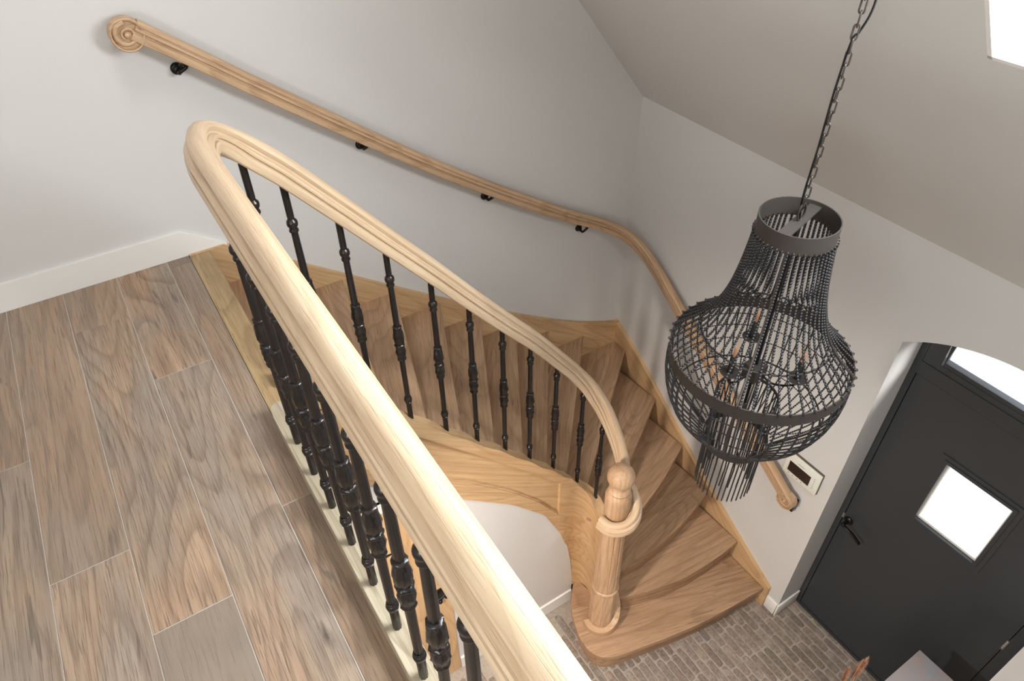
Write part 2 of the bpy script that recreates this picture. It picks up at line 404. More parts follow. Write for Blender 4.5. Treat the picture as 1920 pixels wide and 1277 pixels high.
# ground floor
struct(boxo('floor', (-2.75, 3.1, -2.45, YB+.1, ZF-.12, ZF-.006), GROUT))
bm = bmesh.new(); tl = bm.loops.layers.float_color.new('tone'); rb = random.Random(5)
bw, bl = .054, .205; x = -.25; row = 0
while x < 2.98:
    y = -1.35 - rb.uniform(0, bl)
    while y < 2.0:
        L_ = bl*rb.uniform(.82, 1.12)
        y1 = y+L_
        ok = (x > .2 or y > 0) and y1 > -1.2
        if x+bw > XR and (y1 < OY0 or y > OY1): ok = False
        if y1 > 1.915 or (y > 1.75 and x > 2.0) or (x > 1.9 and y > 1.35): ok = False
        if ok:
            g = rb.uniform(.004, .0065); a0, a1, c0, c1 = x+g, x+bw-g, y+g, y1-g
            n_ = 22; pts = []; ph = [rb.uniform(0, 6.28) for _ in range(3)]
            hw, hl = (a1-a0)/2, (c1-c0)/2
            for k in range(n_):
                a = 2*PI*k/n_; ca, sa = math.cos(a), math.sin(a)
                ex = 7.0; rr = (abs(ca)**ex+abs(sa)**ex)**(-1/ex)
                wv = 1+.035*math.sin(3*a+ph[0])+.03*math.sin(5*a+ph[1])+.02*math.sin(9*a+ph[2])
                pts.append(((a0+a1)/2+hw*ca*rr*wv, (c0+c1)/2+hl*sa*rr*(1+(wv-1)*.4)))
            lo = [bm.verts.new((px, py, ZF-.006)) for px, py in pts]
            md = [bm.verts.new((px, py, ZF-.0025)) for px, py in pts]
            hz = ZF + rb.uniform(-.0012, .0008)
            hi = [bm.verts.new(((a0+a1)/2+(px-(a0+a1)/2)*.84, (c0+c1)/2+(py-(c0+c1)/2)*.955, hz)) for px, py in pts]
            tn = rb.uniform(.78, 1.18); tint = (tn*rb.uniform(.98, 1.05), tn, tn*rb.uniform(.94, 1.02), 1)
            fs = [bm.faces.new(hi)]
            for k in range(n_):
                fs.append(bm.faces.new((lo[k], lo[(k+1) % n_], md[(k+1) % n_], md[k]))); fs.append(bm.faces.new((md[k], md[(k+1) % n_], hi[(k+1) % n_], hi[k])))
            for f in fs:
                for l in f.loops: l[tl] = tint
        y = y1
    x += bw; row += 1
struct(finish('floor', bm, PAVER))
# lower hall left wall, wall under the stairs
bm = bmesh.new()
bbox(bm, -2.75, -2.6, -2.45, -1.25, ZF-.1, -.3); bbox(bm, -2.75, -2.6, 1.45, YB, ZF-.1, -.3); bbox(bm, -2.75, -2.6, -1.25, 1.45, ZF-.1, -2.2); bbox(bm, -2.75, -2.6, -1.25, 1.45, -.6, -.3)
struct(finish('wall_left', bm, WALL))
NOSE = [(.262, 0), (.455, -.191), (.63, -.383), (.797, -.574), (.965, -.766), (1.138, -.957), (1.303, -1.148), (1.462, -1.34), (1.61, -1.531)]
SBOT = [(.236, -.48), (.5, -.745), (.915, -1.158), (1.195, -1.415), (1.41, -1.681), (1.535, -1.972), (1.60, -2.2), (1.645, -2.45), (1.66, -2.66)]
DX0, DX1, DZ = -.06, .786, -.95
def under(x): return interp(x, SBOT)+.04
bm = bmesh.new()
def ztop(x): return -.3 if x < .24 else under(x)
seg = [DX1+.0+i*(1.665-DX1)/26 for i in range(27)]
pts = [(seg[0], ZF)] + [(seg[-1], ZF)] + [(x, ztop(x)) for x in seg[::-1]]
prism(bm, pts, 1.935, 1.99, axis='y')
bbox(bm, -2.6, DX0, 1.935, 1.99, ZF, -.3)
xx = [DX0+i*(.24-DX0)/4 for i in range(5)] + [.24+.0001] + [.24+i*(.70-.24)/10 for i in range(1, 11)]
prism(bm, [(DX0, DZ), (.70, DZ)] + [(x, ztop(x)) for x in xx[::-1]], 1.935, 1.99, axis='y')
bmesh.ops.triangulate(bm, faces=[f for f in bm.faces if len(f.verts) > 4])
struct(finish('wall_stairs', bm, WALL))
bm = bmesh.new(); bbox(bm, DX1+.004, 1.66, 1.921, 1.935, ZF, ZF+.125, bev=.002); struct(finish('baseboard_stairs', bm, WHITE))
bm = bmesh.new(); bbox(bm, -.14, .62, 1.921, 1.936, DZ+.004, DZ+.075); bbox(bm, -.14, .60, 1.915, 1.936, DZ+.062, DZ+.075); bbox(bm, -.14, DX0-.004, 1.921, 1.936, ZF, DZ+.004)
struct(finish('trim_5', bm, WHITE))
# oak door under the stairs
d2 = thing('door_2', None, None, (DX0, 1.935, ZF), kind='structure')
bm = bmesh.new(); zc = lambda x: min(DZ, under(x)-.0)-.004
pts = [(DX0+.004, ZF+.005), (DX1-.004, ZF+.005)] + [(x, zc(x)) for x in [DX1-.004-i*(DX1-.1)/12 for i in range(13)]] + [(DX0+.004, DZ-.004)]
prism(bm, [(a-DX0, b-ZF) for a, b in pts], -.008, .03, axis='y')
bmesh.ops.triangulate(bm, faces=[f for f in bm.faces if len(f.verts) > 4])
finish('door_leaf', bm, OAKG, d2, GZ)
def lance(z, parent):
    bm = bmesh.new()
    pts = [(0, -.018), (.30, -.013), (.42, -.010), (.44, -.022), (.462, -.034), (.478, -.024), (.53, -.006), (.575, 0), (.53, .010), (.478, .026), (.462, .036), (.44, .024), (.42, .010), (.30, .013), (0, .018)]
    prism(bm, [(a, b+z) for a, b in pts], -.014, -.008, axis='y')
    bmesh.ops.triangulate(bm, faces=[f for f in bm.faces if len(f.verts) > 4])
    return finish('strap_hinge', bm, BLACK, parent)
lance(1.585, d2); lance(.35, d2)
bm = bmesh.new()
prism(bm, [(.74, .93), (.79, .93), (.80, .985), (.79, 1.05), (.74, 1.05), (.73, .985)], -.012, -.007, axis='y')
sweep(bm, [Vector(p) for p in ((.70, -.03, .955), (.88, -.03, 1.04))], circ(.006, 8))
for px, pz in ((.76, .965), (.80, .985), (.845, 1.01), (.715, .925)):
    bmesh.ops.create_uvsphere(bm, u_segments=10, v_segments=6, radius=.014, matrix=Matrix.Translation((px, -.035, pz)))
ring = [Vector((.715+.016*math.cos(a), -.028, .905+.016*math.sin(a))) for a in [2*PI*i/14 for i in range(14)]]
sweep(bm, ring, circ(.004, 6), upv=Vector((0, 1, 0)), closed=True)
finish('door_latch', bm, BLACK, d2, smooth=40)

# ------------------------------------------------------------------ front door in the niche
XD = 2.975
d1 = thing('door_1', None, None, (XD, OC, ZF), kind='structure')
def L1(x0, x1, y0, y1, z0, z1): return (x0-XD, x1-XD, y0-OC, y1-OC, z0-ZF, z1-ZF)
LY0, LY1, LZ1 = .082, 1.041, -.668
bm = bmesh.new()
for b in ((XD, 3.05, LY1+.004, OY1, ZF, -.30), (XD, 3.05, OY0, LY0-.004, ZF, -.30), (XD, 3.05, LY0-.004, LY1+.004, LZ1+.004, -.585)):
    bbox(bm, *L1(*b))
# upper frame: arch ring around the transom light
n = 24; TY0, TY1, TZ = .145, .962, -.553
ao = arc_pts(OC, .53, AR, AZ, n); ai = arc_pts((TY0+TY1)/2, (TY1-TY0)/2, AR-.045, AZ-.062, n)
for i in range(n):
    q = [(ao[i][0], ao[i][1]), (ao[i+1][0], ao[i+1][1]), (ai[i+1][0], ai[i+1][1]), (ai[i][0], ai[i][1])]
    lo = [bm.verts.new((0, a-OC, b-ZF)) for a, b in q]; hi = [bm.verts.new((.075, a-OC, b-ZF)) for a, b in q]
    bm.faces.new(lo); bm.faces.new(hi[::-1])
    for k in range(4): bm.faces.new((lo[k], lo[(k+1) % 4], hi[(k+1) % 4], hi[k]))
bbox(bm, *L1(XD+.004, 3.05, OY0, TY0, -.585, AZ-.17)); bbox(bm, *L1(XD+.004, 3.05, TY1, OY1, -.585, AZ-.17)); bbox(bm, *L1(XD+.004, 3.05, TY0, TY1, -.585, TZ))
bbox(bm, *L1(3.039, 3.05, LY0-.02, LY0+.02, ZF, LZ1+.02)); bbox(bm, *L1(3.039, 3.05, LY1-.02, LY1+.02, ZF, LZ1+.02)); bbox(bm, *L1(3.039, 3.05, LY0, LY1, LZ1-.02, LZ1+.02)); bbox(bm, *L1(3.039, 3.05, LY0, LY1, ZF, ZF+.03))
finish('door_frame', bm, ANTH, d1)
# transom glazing beads and pane
bm = bmesh.new(); bp = [Vector((.01, a-OC, b-ZF)) for a, b in [(TY0+.012, TZ+.012), (TY1-.012, TZ+.012)] + arc_pts((TY0+TY1)/2, (TY1-TY0)/2-.012, AR-.057, AZ-.074, 16)[::-1]]
sweep(bm, bp, [(-.012, -.004), (.012, -.004), (.012, .006), (-.012, .006)], upv=Vector((1, 0, 0)), closed=True)
finish('glazing_bead', bm, ANTH, d1)
bm = bmesh.new(); pp = [(TY0, TZ), (TY1, TZ)] + arc_pts((TY0+TY1)/2, (TY1-TY0)/2, AR-.045, AZ-.062, 16)[::-1]
prism(bm, [(a-OC, b-ZF) for a, b in pp], .045, .050, axis='x'); finish('transom_pane', bm, GLASS, d1)
# leaf
WY0, WY1, WZ0, WZ1 = .388, .728, -1.478, -1.022
bm = bmesh.new()
for b in ((XD+.004, XD+.062, LY0, WY0, ZF+.006, LZ1), (XD+.004, XD+.062, WY1, LY1, ZF+.006, LZ1), (XD+.004, XD+.062, WY0, WY1, ZF+.006, WZ0), (XD+.004, XD+.062, WY0, WY1, WZ1, LZ1)): bbox(bm, *L1(*b))
finish('door_leaf', bm, ANTH, d1)
boxo('door_gap', L1(XD+.055, XD+.07, LY0-.004, LY1+.004, ZF, LZ1+.004), GAP, d1).location = (.012, 0, 0)
bpy.data.objects.remove(bpy.data.objects['door_gap'], do_unlink=True)
bm = bmesh.new()
def mframe(o0, o1, i0, i1, x0, x1):
    (a0, b0), (a1, b1) = o0, o1; (c0, d0), (c1, d1_) = i0, i1
    for b in ((x0, x1, a0, c0, b0, b1), (x0, x1, c1, a1, b0, b1), (x0, x1, c0, c1, b0, d0), (x0, x1, c0, c1, d1_, b1)): bbox(bm, *L1(*b))
mframe((WY0-.035, WZ0-.035), (WY1+.035, WZ1+.035), (WY0, WZ0), (WY1, WZ1), XD-.002, XD+.004)
mframe((WY0-.012, WZ0-.012), (WY1+.012, WZ1+.012), (WY0+.006, WZ0+.006), (WY1-.006, WZ1-.006), XD-.008, XD+.004)
finish('window_moulding', bm, ANTH, d1)
bm = bmesh.new(); mframe((WY0, WZ0), (WY1, WZ1), (WY0+.014, WZ0+.014), (WY1-.014, WZ1-.014), XD+.020, XD+.05); finish('glazing_bead', bm, WHITE, d1)['label'] = 'glazing bead in white for the lit reveal'  # white colour stands in for light on the inner reveal
boxo('door_pane', L1(XD+.030, XD+.035, WY0, WY1, WZ0, WZ1), GLASS, d1)
boxo('strike_plate', L1(XD-.003, XD+.006, 1.038, 1.050, -1.862, -1.822), STEEL, d1)
hg = bmesh.new()
lathe(hg, [(.007, 0), (.0085, .003), (.0085, .018), (.0065, .02), (.0085, .022), (.0085, .038), (.0065, .04), (.0085, .042), (.0085, .058), (.0065, .06), (.0085, .062), (.0085, .078), (.006, .082)], 12)
o = finish('door_hinge', hg, STEEL, d1, smooth=40); o.location = (-.004, LY0-.002-OC, -1.84-ZF)
bm = bmesh.new()
lathe(bm, [(.027, 0), (.027, .008), (.022, .013), (.011, .016), (.011, .050), (.013, .058), (.010, .064)], 20)
bmesh.ops.rotate(bm, verts=bm.verts, cent=(0, 0, 0), matrix=Matrix.Rotation(-PI/2, 3, 'Y'))
sweep(bm, catmull([(-.056, .004, 0), (-.06, -.03, 0), (-.056, -.07, -.012), (-.05, -.115, -.04), (-.048, -.125, -.048)], 6), [(a*1.0, b*1.5) for a, b in circ(.0075, 10)], upv=Vector((1, 0, 0)))
o = finish('door_handle', bm, BLACK, d1, smooth=40); o.location = (.004, 1.005-OC, -1.855-ZF)
bm = bmesh.new(); bbox(bm, *L1(XD-.012, XD, OY0, OY1, ZF, ZF+.012)); finish('door_threshold', bm, ANTH, d1)

# ------------------------------------------------------------------ staircase
st = thing('staircase', 'winding oak staircase with fanned treads and a panelled inner string', 'staircase', (1.5, 2.4, ZF))
SL = st.location.copy()
def sub(p): return Vector(p)-SL
RI = -ZF/15
NL = {  # nosing lines, inner end to wall end, level k counted from the landing (0)
 0: [(.262, 1.80), (.262, 2.93)],
 1: [(.448, 1.96), (.60, 2.93)], 2: [(.625, 1.96), (.822, 2.93)], 3: [(.795, 1.965), (1.09, 2.93)], 4: [(.960, 1.97), (1.352, 2.93)],
 5: [(1.133, 1.975), (1.609, 2.93)], 6: [(1.298, 1.975), (1.867, 2.93)], 7: [(1.455, 1.98), (2.13, 2.93)], 8: [(1.60, 1.985), (2.435, 2.93)],
 9: [(1.715, 1.945), (2.732, 2.800)], 10: [(1.762, 1.80), (2.0, 1.955), (2.732, 2.432)],
 11: [(1.745, 1.715), (1.90, 1.765), (2.092, 1.839), (2.387, 1.949), (2.732, 2.112)],
 12: [(1.70, 1.70), (1.828, 1.679), (1.95, 1.667), (2.078, 1.667), (2.331, 1.700), (2.56, 1.760), (2.732, 1.815)],
 13: [(1.66, 1.66), (1.785, 1.599), (1.90, 1.557), (1.988, 1.529), (2.15, 1.492), (2.306, 1.472), (2.52, 1.470), (2.732, 1.485)],
 14: [(1.67, 1.925), (1.60, 1.85), (1.54, 1.76), (1.500, 1.66), (1.480, 1.58), (1.482, 1.50), (1.515, 1.43), (1.58, 1.385), (1.67, 1.356), (1.763, 1.337), (1.94, 1.296), (2.144, 1.257), (2.354, 1.229), (2.732, 1.198)]}
def cr2(pts, n=5):
    if len(pts) < 3: return [Vector((*p, 0)) for p in pts]
    return catmull([(*p, 0) for p in pts], n)
def offset_back(line, d):
    out = []
    for i, p in enumerate(line):
        a = line[max(0, i-1)]; b_ = line[min(len(line)-1, i+1)]; t = (b_-a).normalized()
        out.append(p + Vector((-t.y, t.x, 0))*d)
    return out
STR_PATH = catmull([(.236, 1.952, 0), (.6, 1.954, 0), (1.0, 1.956, 0), (1.4, 1.959, 0), (1.55, 1.964, 0), (1.655, 1.972, 0), (1.73, 1.940, 0), (1.762, 1.88, 0), (1.757, 1.80, 0), (1.735, 1.735, 0), (1.705, 1.685, 0)], 10)
for k in range(1, 15):
    z = -k*RI; fr = cr2(NL[k]); up_ = cr2(NL[k-1])
    back = offset_back(up_, .05)           # runs back under the riser of the step above
    if k == 14: back = [Vector((1.72, 1.95, 0)), Vector((1.74, 1.70, 0))] + offset_back(cr2(NL[13][1:]), .05)
    if k == 9: back = back + [Vector((2.732, 2.93, 0))]
    if k == 8: pass
    pl = [(p.x, p.y) for p in fr] + [(p.x, p.y) for p in back[::-1]]
    pl = [(min(a, 2.733), min(b, 2.931)) for a, b in pl]
    cl = []
    for p in pl:
        if not cl or (abs(p[0]-cl[-1][0])+abs(p[1]-cl[-1][1])) > .002: cl.append(p)
    bm = bmesh.new(); prism(bm, [(a-SL.x, b-SL.y) for a, b in cl], z-.04-SL.z, z-SL.z)
    top = max(bm.faces, key=lambda f: f.calc_center_median().z); bot = min(bm.faces, key=lambda f: f.calc_center_median().z)
    bmesh.ops.bevel(bm, geom=list(top.edges)+list(bot.edges), offset=.009, segments=3, profile=.5, affect='EDGES')
    a, b_ = fr[-1], fr[0]
    if k >= 12: a, b_ = fr[-1], fr[len(fr)//3]
    ang = math.atan2((a-b_).y, (a-b_).x)
    finish('tread', bm, OAKT, st, gdir(ang, k*3.1, k*1.7), 30)
    # riser under the nosing of the step above / this step
    if True:
        up = cr2(NL[k]); base = offset_back(up, .028); z0 = -(k+1)*RI if k < 14 else ZF; z1 = z-.04
        pth = [Vector((min(p.x, 2.735), min(p.y, 2.93), 0)) for p in base]
        bm = bmesh.new(); bk = offset_back(pth, .018)
        pl = [(p.x-SL.x, p.y-SL.y) for p in pth] + [(p.x-SL.x, p.y-SL.y) for p in bk[::-1]]
        prism(bm, pl, z0-SL.z, z1-SL.z); finish('riser', bm, OAKT, st, gdir(ang, k*2.3, 9+k), 30)
# top riser
bm = bmesh.new(); bbox(bm, .244-SL.x, .256-SL.x, 1.92-SL.y, 2.93-SL.y, -RI-SL.z, -.022-SL.z); finish('riser', bm, OAKT, st, GY)
# wall strings
bm = bmesh.new()
WT = [(.18, .006), (.33, .006), (.357, -.012), (.731, -.284), (1.286, -.686), (1.854, -1.075), (2.3, -1.345), (2.6, -1.49), (2.762, -1.548)]
sm = [Vector((.18, 0, .006)), Vector((.256, 0, .006)), Vector((.33, 0, .006))] + catmull([(a, 0, b) for a, b in WT[2:]], 4)
cols = []
for i, p in enumerate(sm):
    zb_ = -.004 if i == 0 else p.z-.45-.17*min(1, max(0, p.x-.3)*3)
    cols.append([bm.verts.new((p.x-SL.x, y-SL.y, z-SL.z)) for y, z in ((2.926, p.z), (2.926, zb_), (YB, zb_), (YB, p.z))])
for A, B in zip(cols, cols[1:]):
    for j in range(4): bm.faces.new((A[j], A[(j+1) % 4], B[(j+1) % 4], B[j]))
bm.faces.new(cols[0][::-1]); bm.faces.new(cols[-1])
finish('wall_string', bm, OAKG, st, lambda p: (p.x*.82-p.z*.57, p.x*.57+p.z*.82+3, p.y))
bm = bmesh.new()
RTt = [(1.167, -2.650), (1.40, -2.515), (1.903, -2.225), (2.353, -1.905), (2.65, -1.70), (2.954, -1.535)]
pts = [(1.167-SL.y, ZF-SL.z), (1.167-SL.y, RTt[0][1]-SL.z)] + [(a-SL.y, b-SL.z) for a, b in RTt[1:]] + [(2.954-SL.y, -2.2-SL.z), (2.2-SL.y, ZF-SL.z)]
prism(bm, pts, 2.732-SL.x, XR-SL.x, axis='x'); bmesh.ops.triangulate(bm, faces=[f for f in bm.faces if len(f.verts) > 4])
finish('wall_string', bm, OAKG, st, lambda p: (p.y*.85+p.z*.52, -p.y*.52+p.z*.85+8, p.x))
# inner string, curved, with a sunk panel on the well side
cum = [0]
for a, b_ in zip(STR_PATH, STR_PATH[1:]): cum.append(cum[-1]+(b_-a).length)
ZTOP = [(.236, .035), (.30, -.02)] + [(a, b+.018) for a, b in NOSE[1:]] + [(1.61, -1.515)]
def top_at(i):
    p = STR_PATH[i]; s = cum[i]
    s161 = min(cum[j] for j in range(len(cum)) if STR_PATH[j].x >= 1.60)
    if s <= s161: base = interp(p.x, ZTOP)
    else:
        L_ = cum[-1]-s161; base = interp((s-s161)/L_, [(0, -1.512), (.14, -1.60), (.36, -1.70), (.55, -1.79), (.75, -1.825), (.9, -1.815), (1, -1.80)])
    return base
def bot_at(i):
    p = STR_PATH[i]; s = cum[i]
    s166 = min(cum[j] for j in range(len(cum)) if STR_PATH[j].x >= 1.655)
    return interp(p.x, SBOT) if s < s166 else -2.70
PT = [(.3, -.11), (.763, -.607), (1.05, -.925), (1.3, -1.21), (1.523, -1.475)]
PB = [(.3, -.43), (.56, -.70), (.952, -1.055), (1.2, -1.315), (1.37, -1.53), (1.518, -1.77)]
bm = bmesh.new(); lay = bm.verts.layers.float_vector.new('gc')
W2 = .033; sect = []
PX0, PX1 = .33, 1.516
stations = []
for i, p in enumerate(STR_PATH): stations.append((i, p, cum[i], None))
def nrm(i):
    a = STR_PATH[max(0, i-1)]; b_ = STR_PATH[min(len(STR_PATH)-1, i+1)]; t = (b_-a).normalized(); return Vector((t.y, -t.x, 0))  # toward the well
rows = []
def station(p, nr, zt, zb, s, inp):
    o = p+nr*W2; q = p-nr*W2
    x = p.x; pt = interp(x, PT) if p.y > 1.9 and x < PX1+.01 else zt-.1; pb = interp(x, PB) if p.y > 1.9 and x < PX1+.01 else zb+.1
    pt = min(pt, zt-.03); pb = max(pb, zb+.02)
    rec = .018 if inp else 0
    L_ = []
    for pos, z, d in ((q, zt, 0), (o, zt, 0), (o, pt, 0), (o, pt-.004, .3*rec), (o, pt-.010, .35*rec), (o, pt-.020, rec), (o, pb+.020, rec), (o, pb+.010, .35*rec), (o, pb+.004, .3*rec), (o, pb, 0), (o, zb, 0), (q, zb, 0)):
        v = bm.verts.new(sub((pos.x-nr.x*d, pos.y-nr.y*d, z)))
        v[lay] = (s*.75+(-z)*.6, -s*.6+(-z)*.8+5, d if pos is o else .07); L_.append(v)
    rows.append(L_)
for i, p in enumerate(STR_PATH):
    zt, zb, nr = top_at(i), bot_at(i), nrm(i)
    # the cap swells a little at every tread end
    if p.x < 1.6 and p.x > .3 and p.y > 1.9:
        xs_ = [a for a, _ in NOSE]; j = max(q for q in range(len(xs_)) if xs_[q] <= p.x or q == 0)
        w_ = xs_[min(j+1, len(xs_)-1)]-xs_[j]; ph = (p.x-xs_[j])/w_ if w_ > 0 else 0
        zt += .006*math.cos(2*PI*ph)
    if i > 0:
        pp_ = STR_PATH[i-1]
        for X_ in (PX0, PX1):
            if pp_.x < X_ <= p.x and p.y > 1.9:
                t = (X_-pp_.x)/(p.x-pp_.x); pm = pp_.lerp(p, t); s_ = cum[i-1]+(cum[i]-cum[i-1])*t
                zt_ = interp(pm.x, ZTOP); zb_ = interp(pm.x, SBOT)
                fl_ = X_ == PX0
                station(pm, nr, zt_, zb_, s_, not fl_); station(pm+Vector((.004, 0, 0)), nr, zt_, zb_, s_, fl_)
    station(p, nr, zt, zb, cum[i], PX0 < p.x < PX1 and p.y > 1.9)
for A, B in zip(rows, rows[1:]):
    for j in range(12): bm.faces.new((A[j], A[(j+1) % 12], B[(j+1) % 12], B[j]))
bm.faces.new(rows[0][::-1]); bm.faces.new(rows[-1])
finish('inner_string', bm, OAKG, st, None, 35)
# landing nosing board and kerb under the balusters
boxo('landing_nosing', (.178-SL.x, .266-SL.x, 1.802-SL.y, 2.926-SL.y, -.022-SL.z, .003-SL.z), OAKS, st, .004, GY)
bm = bmesh.new()
kp = [(.173, -2.295), (.235, -2.295), (.235, 1.74)] + [(.204+.031*math.cos(a), 1.765+.034*math.sin(a)) for a in [PI*i/10 for i in range(1, 10)]] + [(.173, 1.74)]
prism(bm, [(a-SL.x, b-SL.y) for a, b in kp], .0005-SL.z, .060-SL.z, .003, 2, only_top=True)
finish('landing_kerb', bm, OAKW, st, GY, 40)

# ------------------------------------------------------------------ balustrade
bal = thing('balustrade', 'pale oak moulded handrail on black iron balusters ending at a ball-topped newel', 'balustrade', (.203, 1.0, 0))
BL = bal.location.copy()
HALF = [(0, -.042), (.034, -.042), (.0385, -.038), (.0405, -.030), (.0400, -.017), (.0375, -.011), (.0310, -.0095), (.0305, -.0055), (.0360, -.0035), (.0365, .002), (.0335, .0065), (.0270, .0075), (.0205, .0100), (.0188, .0145), (.0222, .0195), (.0240, .0260), (.0195, .0355), (.0125, .0400), (0, .042)]
def fullprof(half): return half + [(-a, b) for a, b in half[-2:0:-1]]
RAILP = fullprof(HALF)
NX, NY = 1.668, 1.622
ctrl = [(.203, -2.28, .98), (.203, -1.2, .98), (.203, 0, .98), (.203, .8, .98), (.203, 1.3, .98), (.203, 1.55, .98), (.205, 1.68, .977), (.220, 1.79, .968), (.258, 1.885, .944), (.330, 1.942, .878), (.432, 1.956, .775),
        (.578, 1.958, .600), (.716, 1.960, .430), (.875, 1.963, .236), (1.03, 1.966, .040), (1.194, 1.970, -.162), (1.339, 1.974, -.335), (1.509, 1.98, -.560), (1.62, 1.98, -.712), (1.70, 1.955, -.835), (1.755, 1.895, -.965), (1.776, 1.82, -1.085), (1.776, 1.74, -1.205)]
for a, z in ((30, -1.315), (0, -1.375), (-30, -1.42), (-60, -1.45), (-90, -1.47), (-120, -1.48), (-150, -1.485), (-185, -1.485)):
    t = math.radians(a); ctrl.append((NX+.101*math.cos(t), NY+.101*math.sin(t), z-.012))
path = catmull([Vector(c)-BL for c in ctrl], 7)
sc_ = []
for p in path:
    z = p.z; k = interp(-z, [(-1, 1), (1.0, .95), (1.2, .90), (1.34, .90), (1.49, .88)]); sc_.append((k, k))
bm = bmesh.new(); sweep(bm, path, RAILP, sc_); finish('handrail', bm, OAKP, bal, None, 24)

ZB = {'K': .104, 'ob': .330, 'M': .404, 'ot': .498, 'U': .722}
core = {}
def flute(n, d): return lambda a, z: 1-d*max(0, math.cos(n*a))**2
def leaf(a, z):
    return 1+.07*math.cos(5*a)*math.cos((z-.404)*150)+.05*math.cos(10*a)+.035*math.sin(10*a+z*260)
bm = bmesh.new()
lathe(bm, [(.0105, .329), (.0145, .333), (.0145, .338), (.0125, .343), (.0140, .352), (.0160, .366), (.0164, .378), (.0145, .390), (.0128, .397), (.0158, .400), (.0168, .405), (.0158, .410), (.0128, .413), (.0145, .424), (.0168, .440), (.0170, .455), (.0150, .472), (.0128, .486), (.0118, .492), (.0142, .495), (.0142, .500), (.011, .503)], 30, mod=leaf)
for v in bm.verts: v.co.x *= 1.2; v.co.y *= 1.2
core['casting'] = finish('leaf_casting', bm, IRON, None, None, 50).data
bm = bmesh.new(); lathe(bm, [(.010, .088), (.0130, .090), (.0130, .093), (.0105, .095), (.0145, .099), (.0152, .105), (.0145, .110), (.0112, .114), (.0132, .117), (.0128, .120), (.0105, .123)], 18)
for v in bm.verts: v.co.x *= 1.08; v.co.y *= 1.08
core['knob'] = finish('lower_knob', bm, IRON, None, None, 50).data
bm = bmesh.new(); lathe(bm, [(.0105, .688), (.0138, .692), (.0142, .697), (.0122, .702), (.0115, .707), (.0155, .713), (.0166, .721), (.0155, .729), (.0112, .735), (.010, .737)], 18)
for v in bm.verts: v.co.x *= 1.08; v.co.y *= 1.08
core['collar'] = finish('upper_collar', bm, IRON, None, None, 50).data
for nm in ('leaf_casting', 'lower_knob', 'upper_collar'): bpy.data.objects.remove(bpy.data.objects[nm], do_unlink=True)
def baluster(x, y, zu, lo, hi):
    """zu: height of the upper collar; lo/hi: shaft ends relative to the nominal base"""
    z0 = zu-ZB['U']
    bm = bmesh.new()
    lathe(bm, [(.0112, lo-z0), (.0112, .092), (.0100, .10), (.0105, .122), (.0112, .26), (.0116, .332), (.0116, .338)], 24, mod=flute(8, .12))
    lathe(bm, [(.0112, .497), (.0122, .510), (.0118, .60), (.0108, .690), (.0104, .70), (.0100, .735), (.0112, .745), (.0108, hi-z0)], 24, mod=flute(8, .12))
    o = finish('baluster', bm, IRON, bal, None, 50); o.location = Vector((x, y, z0))-BL; o.rotation_euler.z = random.uniform(0, 6)
    for key, nm in (('casting', 'leaf_casting'), ('knob', 'lower_knob'), ('collar', 'upper_collar')):
        c = bpy.data.objects.new(nm, core[key]); C.objects.link(c); c.parent = o
for k in range(-12, 7): baluster(.203, .736+.1425*k, .782, .058, .95)
FB = [(.333, 1.950, .690, .80), (.431, 1.957, .590, .71)] 
for (x, y, zu, zt) in ((.333, 1.948, .690, .82), (.431, 1.957, .588, .73), (.575, 1.958, .424, .55), (.717, 1.960, .256, .385), (.875, 1.963, .071, .19), (1.030, 1.966, -.105, -.005), (1.186, 1.970, -.290, -.205), (1.336, 1.974, -.460, -.375), (1.497, 1.980, -.655, -.59), (1.672, 1.975, -.890, -.815), (1.765, 1.904, -1.145, -1.04)):
    # foot runs down to the string cap
    if x < 1.6: zb = interp(x, ZTOP)-.02
    else: zb = -1.66 if x < 1.7 else -1.85
    baluster(x, y, zu, zb, zt)
# newel
nw = thing('newel_post', None, None, Vector((NX, NY, -14*RI))-BL); nw.parent = bal
del nw
bpy.data.objects.remove([o for o in bpy.data.objects if o.name == 'newel_post'][0], do_unlink=True)
bm = bmesh.new(); z0 = -14*RI
lathe(bm, [(.083, z0), (.081, z0+.40), (.076, z0+.415)], 8)
for v in bm.verts: pass
lathe(bm, [(.070, z0+.410), (.080, z0+.418), (.084, z0+.432), (.080, z0+.444), (.073, z0+.448), (.077, z0+.455), (.077, z0+.462)], 32)
def nf(a, z):
    return 1-.085*(max(0, math.cos(12*a))**8) if z0+.475 < z < z0+1.06 else 1
zs_ = [z0+.462, z0+.474, z0+.48] + [z0+.48+i*.0575 for i in range(1, 10)] + [z0+1.055, z0+1.065]
lathe(bm, [(interp(z, [(z0+.46, .077), (z0+1.06, .068)]), z) for z in zs_] + [(.068, z0+1.18), (.070, z0+1.30), (.071, z0+1.345), (.066, z0+1.362), (.056, z0+1.374), (.052, z0+1.380), (.058, z0+1.386), (.059, z0+1.396), (.052, z0+1.406), (.040, z0+1.414), (.038, z0+1.44)], 80, mod=nf)
for v in bm.verts: v.co = Vector((v.co.x+NX, v.co.y+NY, v.co.z))-BL
nw = finish('newel_post', bm, OAK, bal, lambda p: (p.z+2, p.x, p.y), 30)
bm = bmesh.new(); bmesh.ops.create_uvsphere(bm, u_segments=36, v_segments=24, radius=.073)
o = finish('ball_finial', bm, OAK, nw, lambda p: (p.z+2, p.x, p.y), 60); o.location = Vector((NX, NY, -1.180))-BL
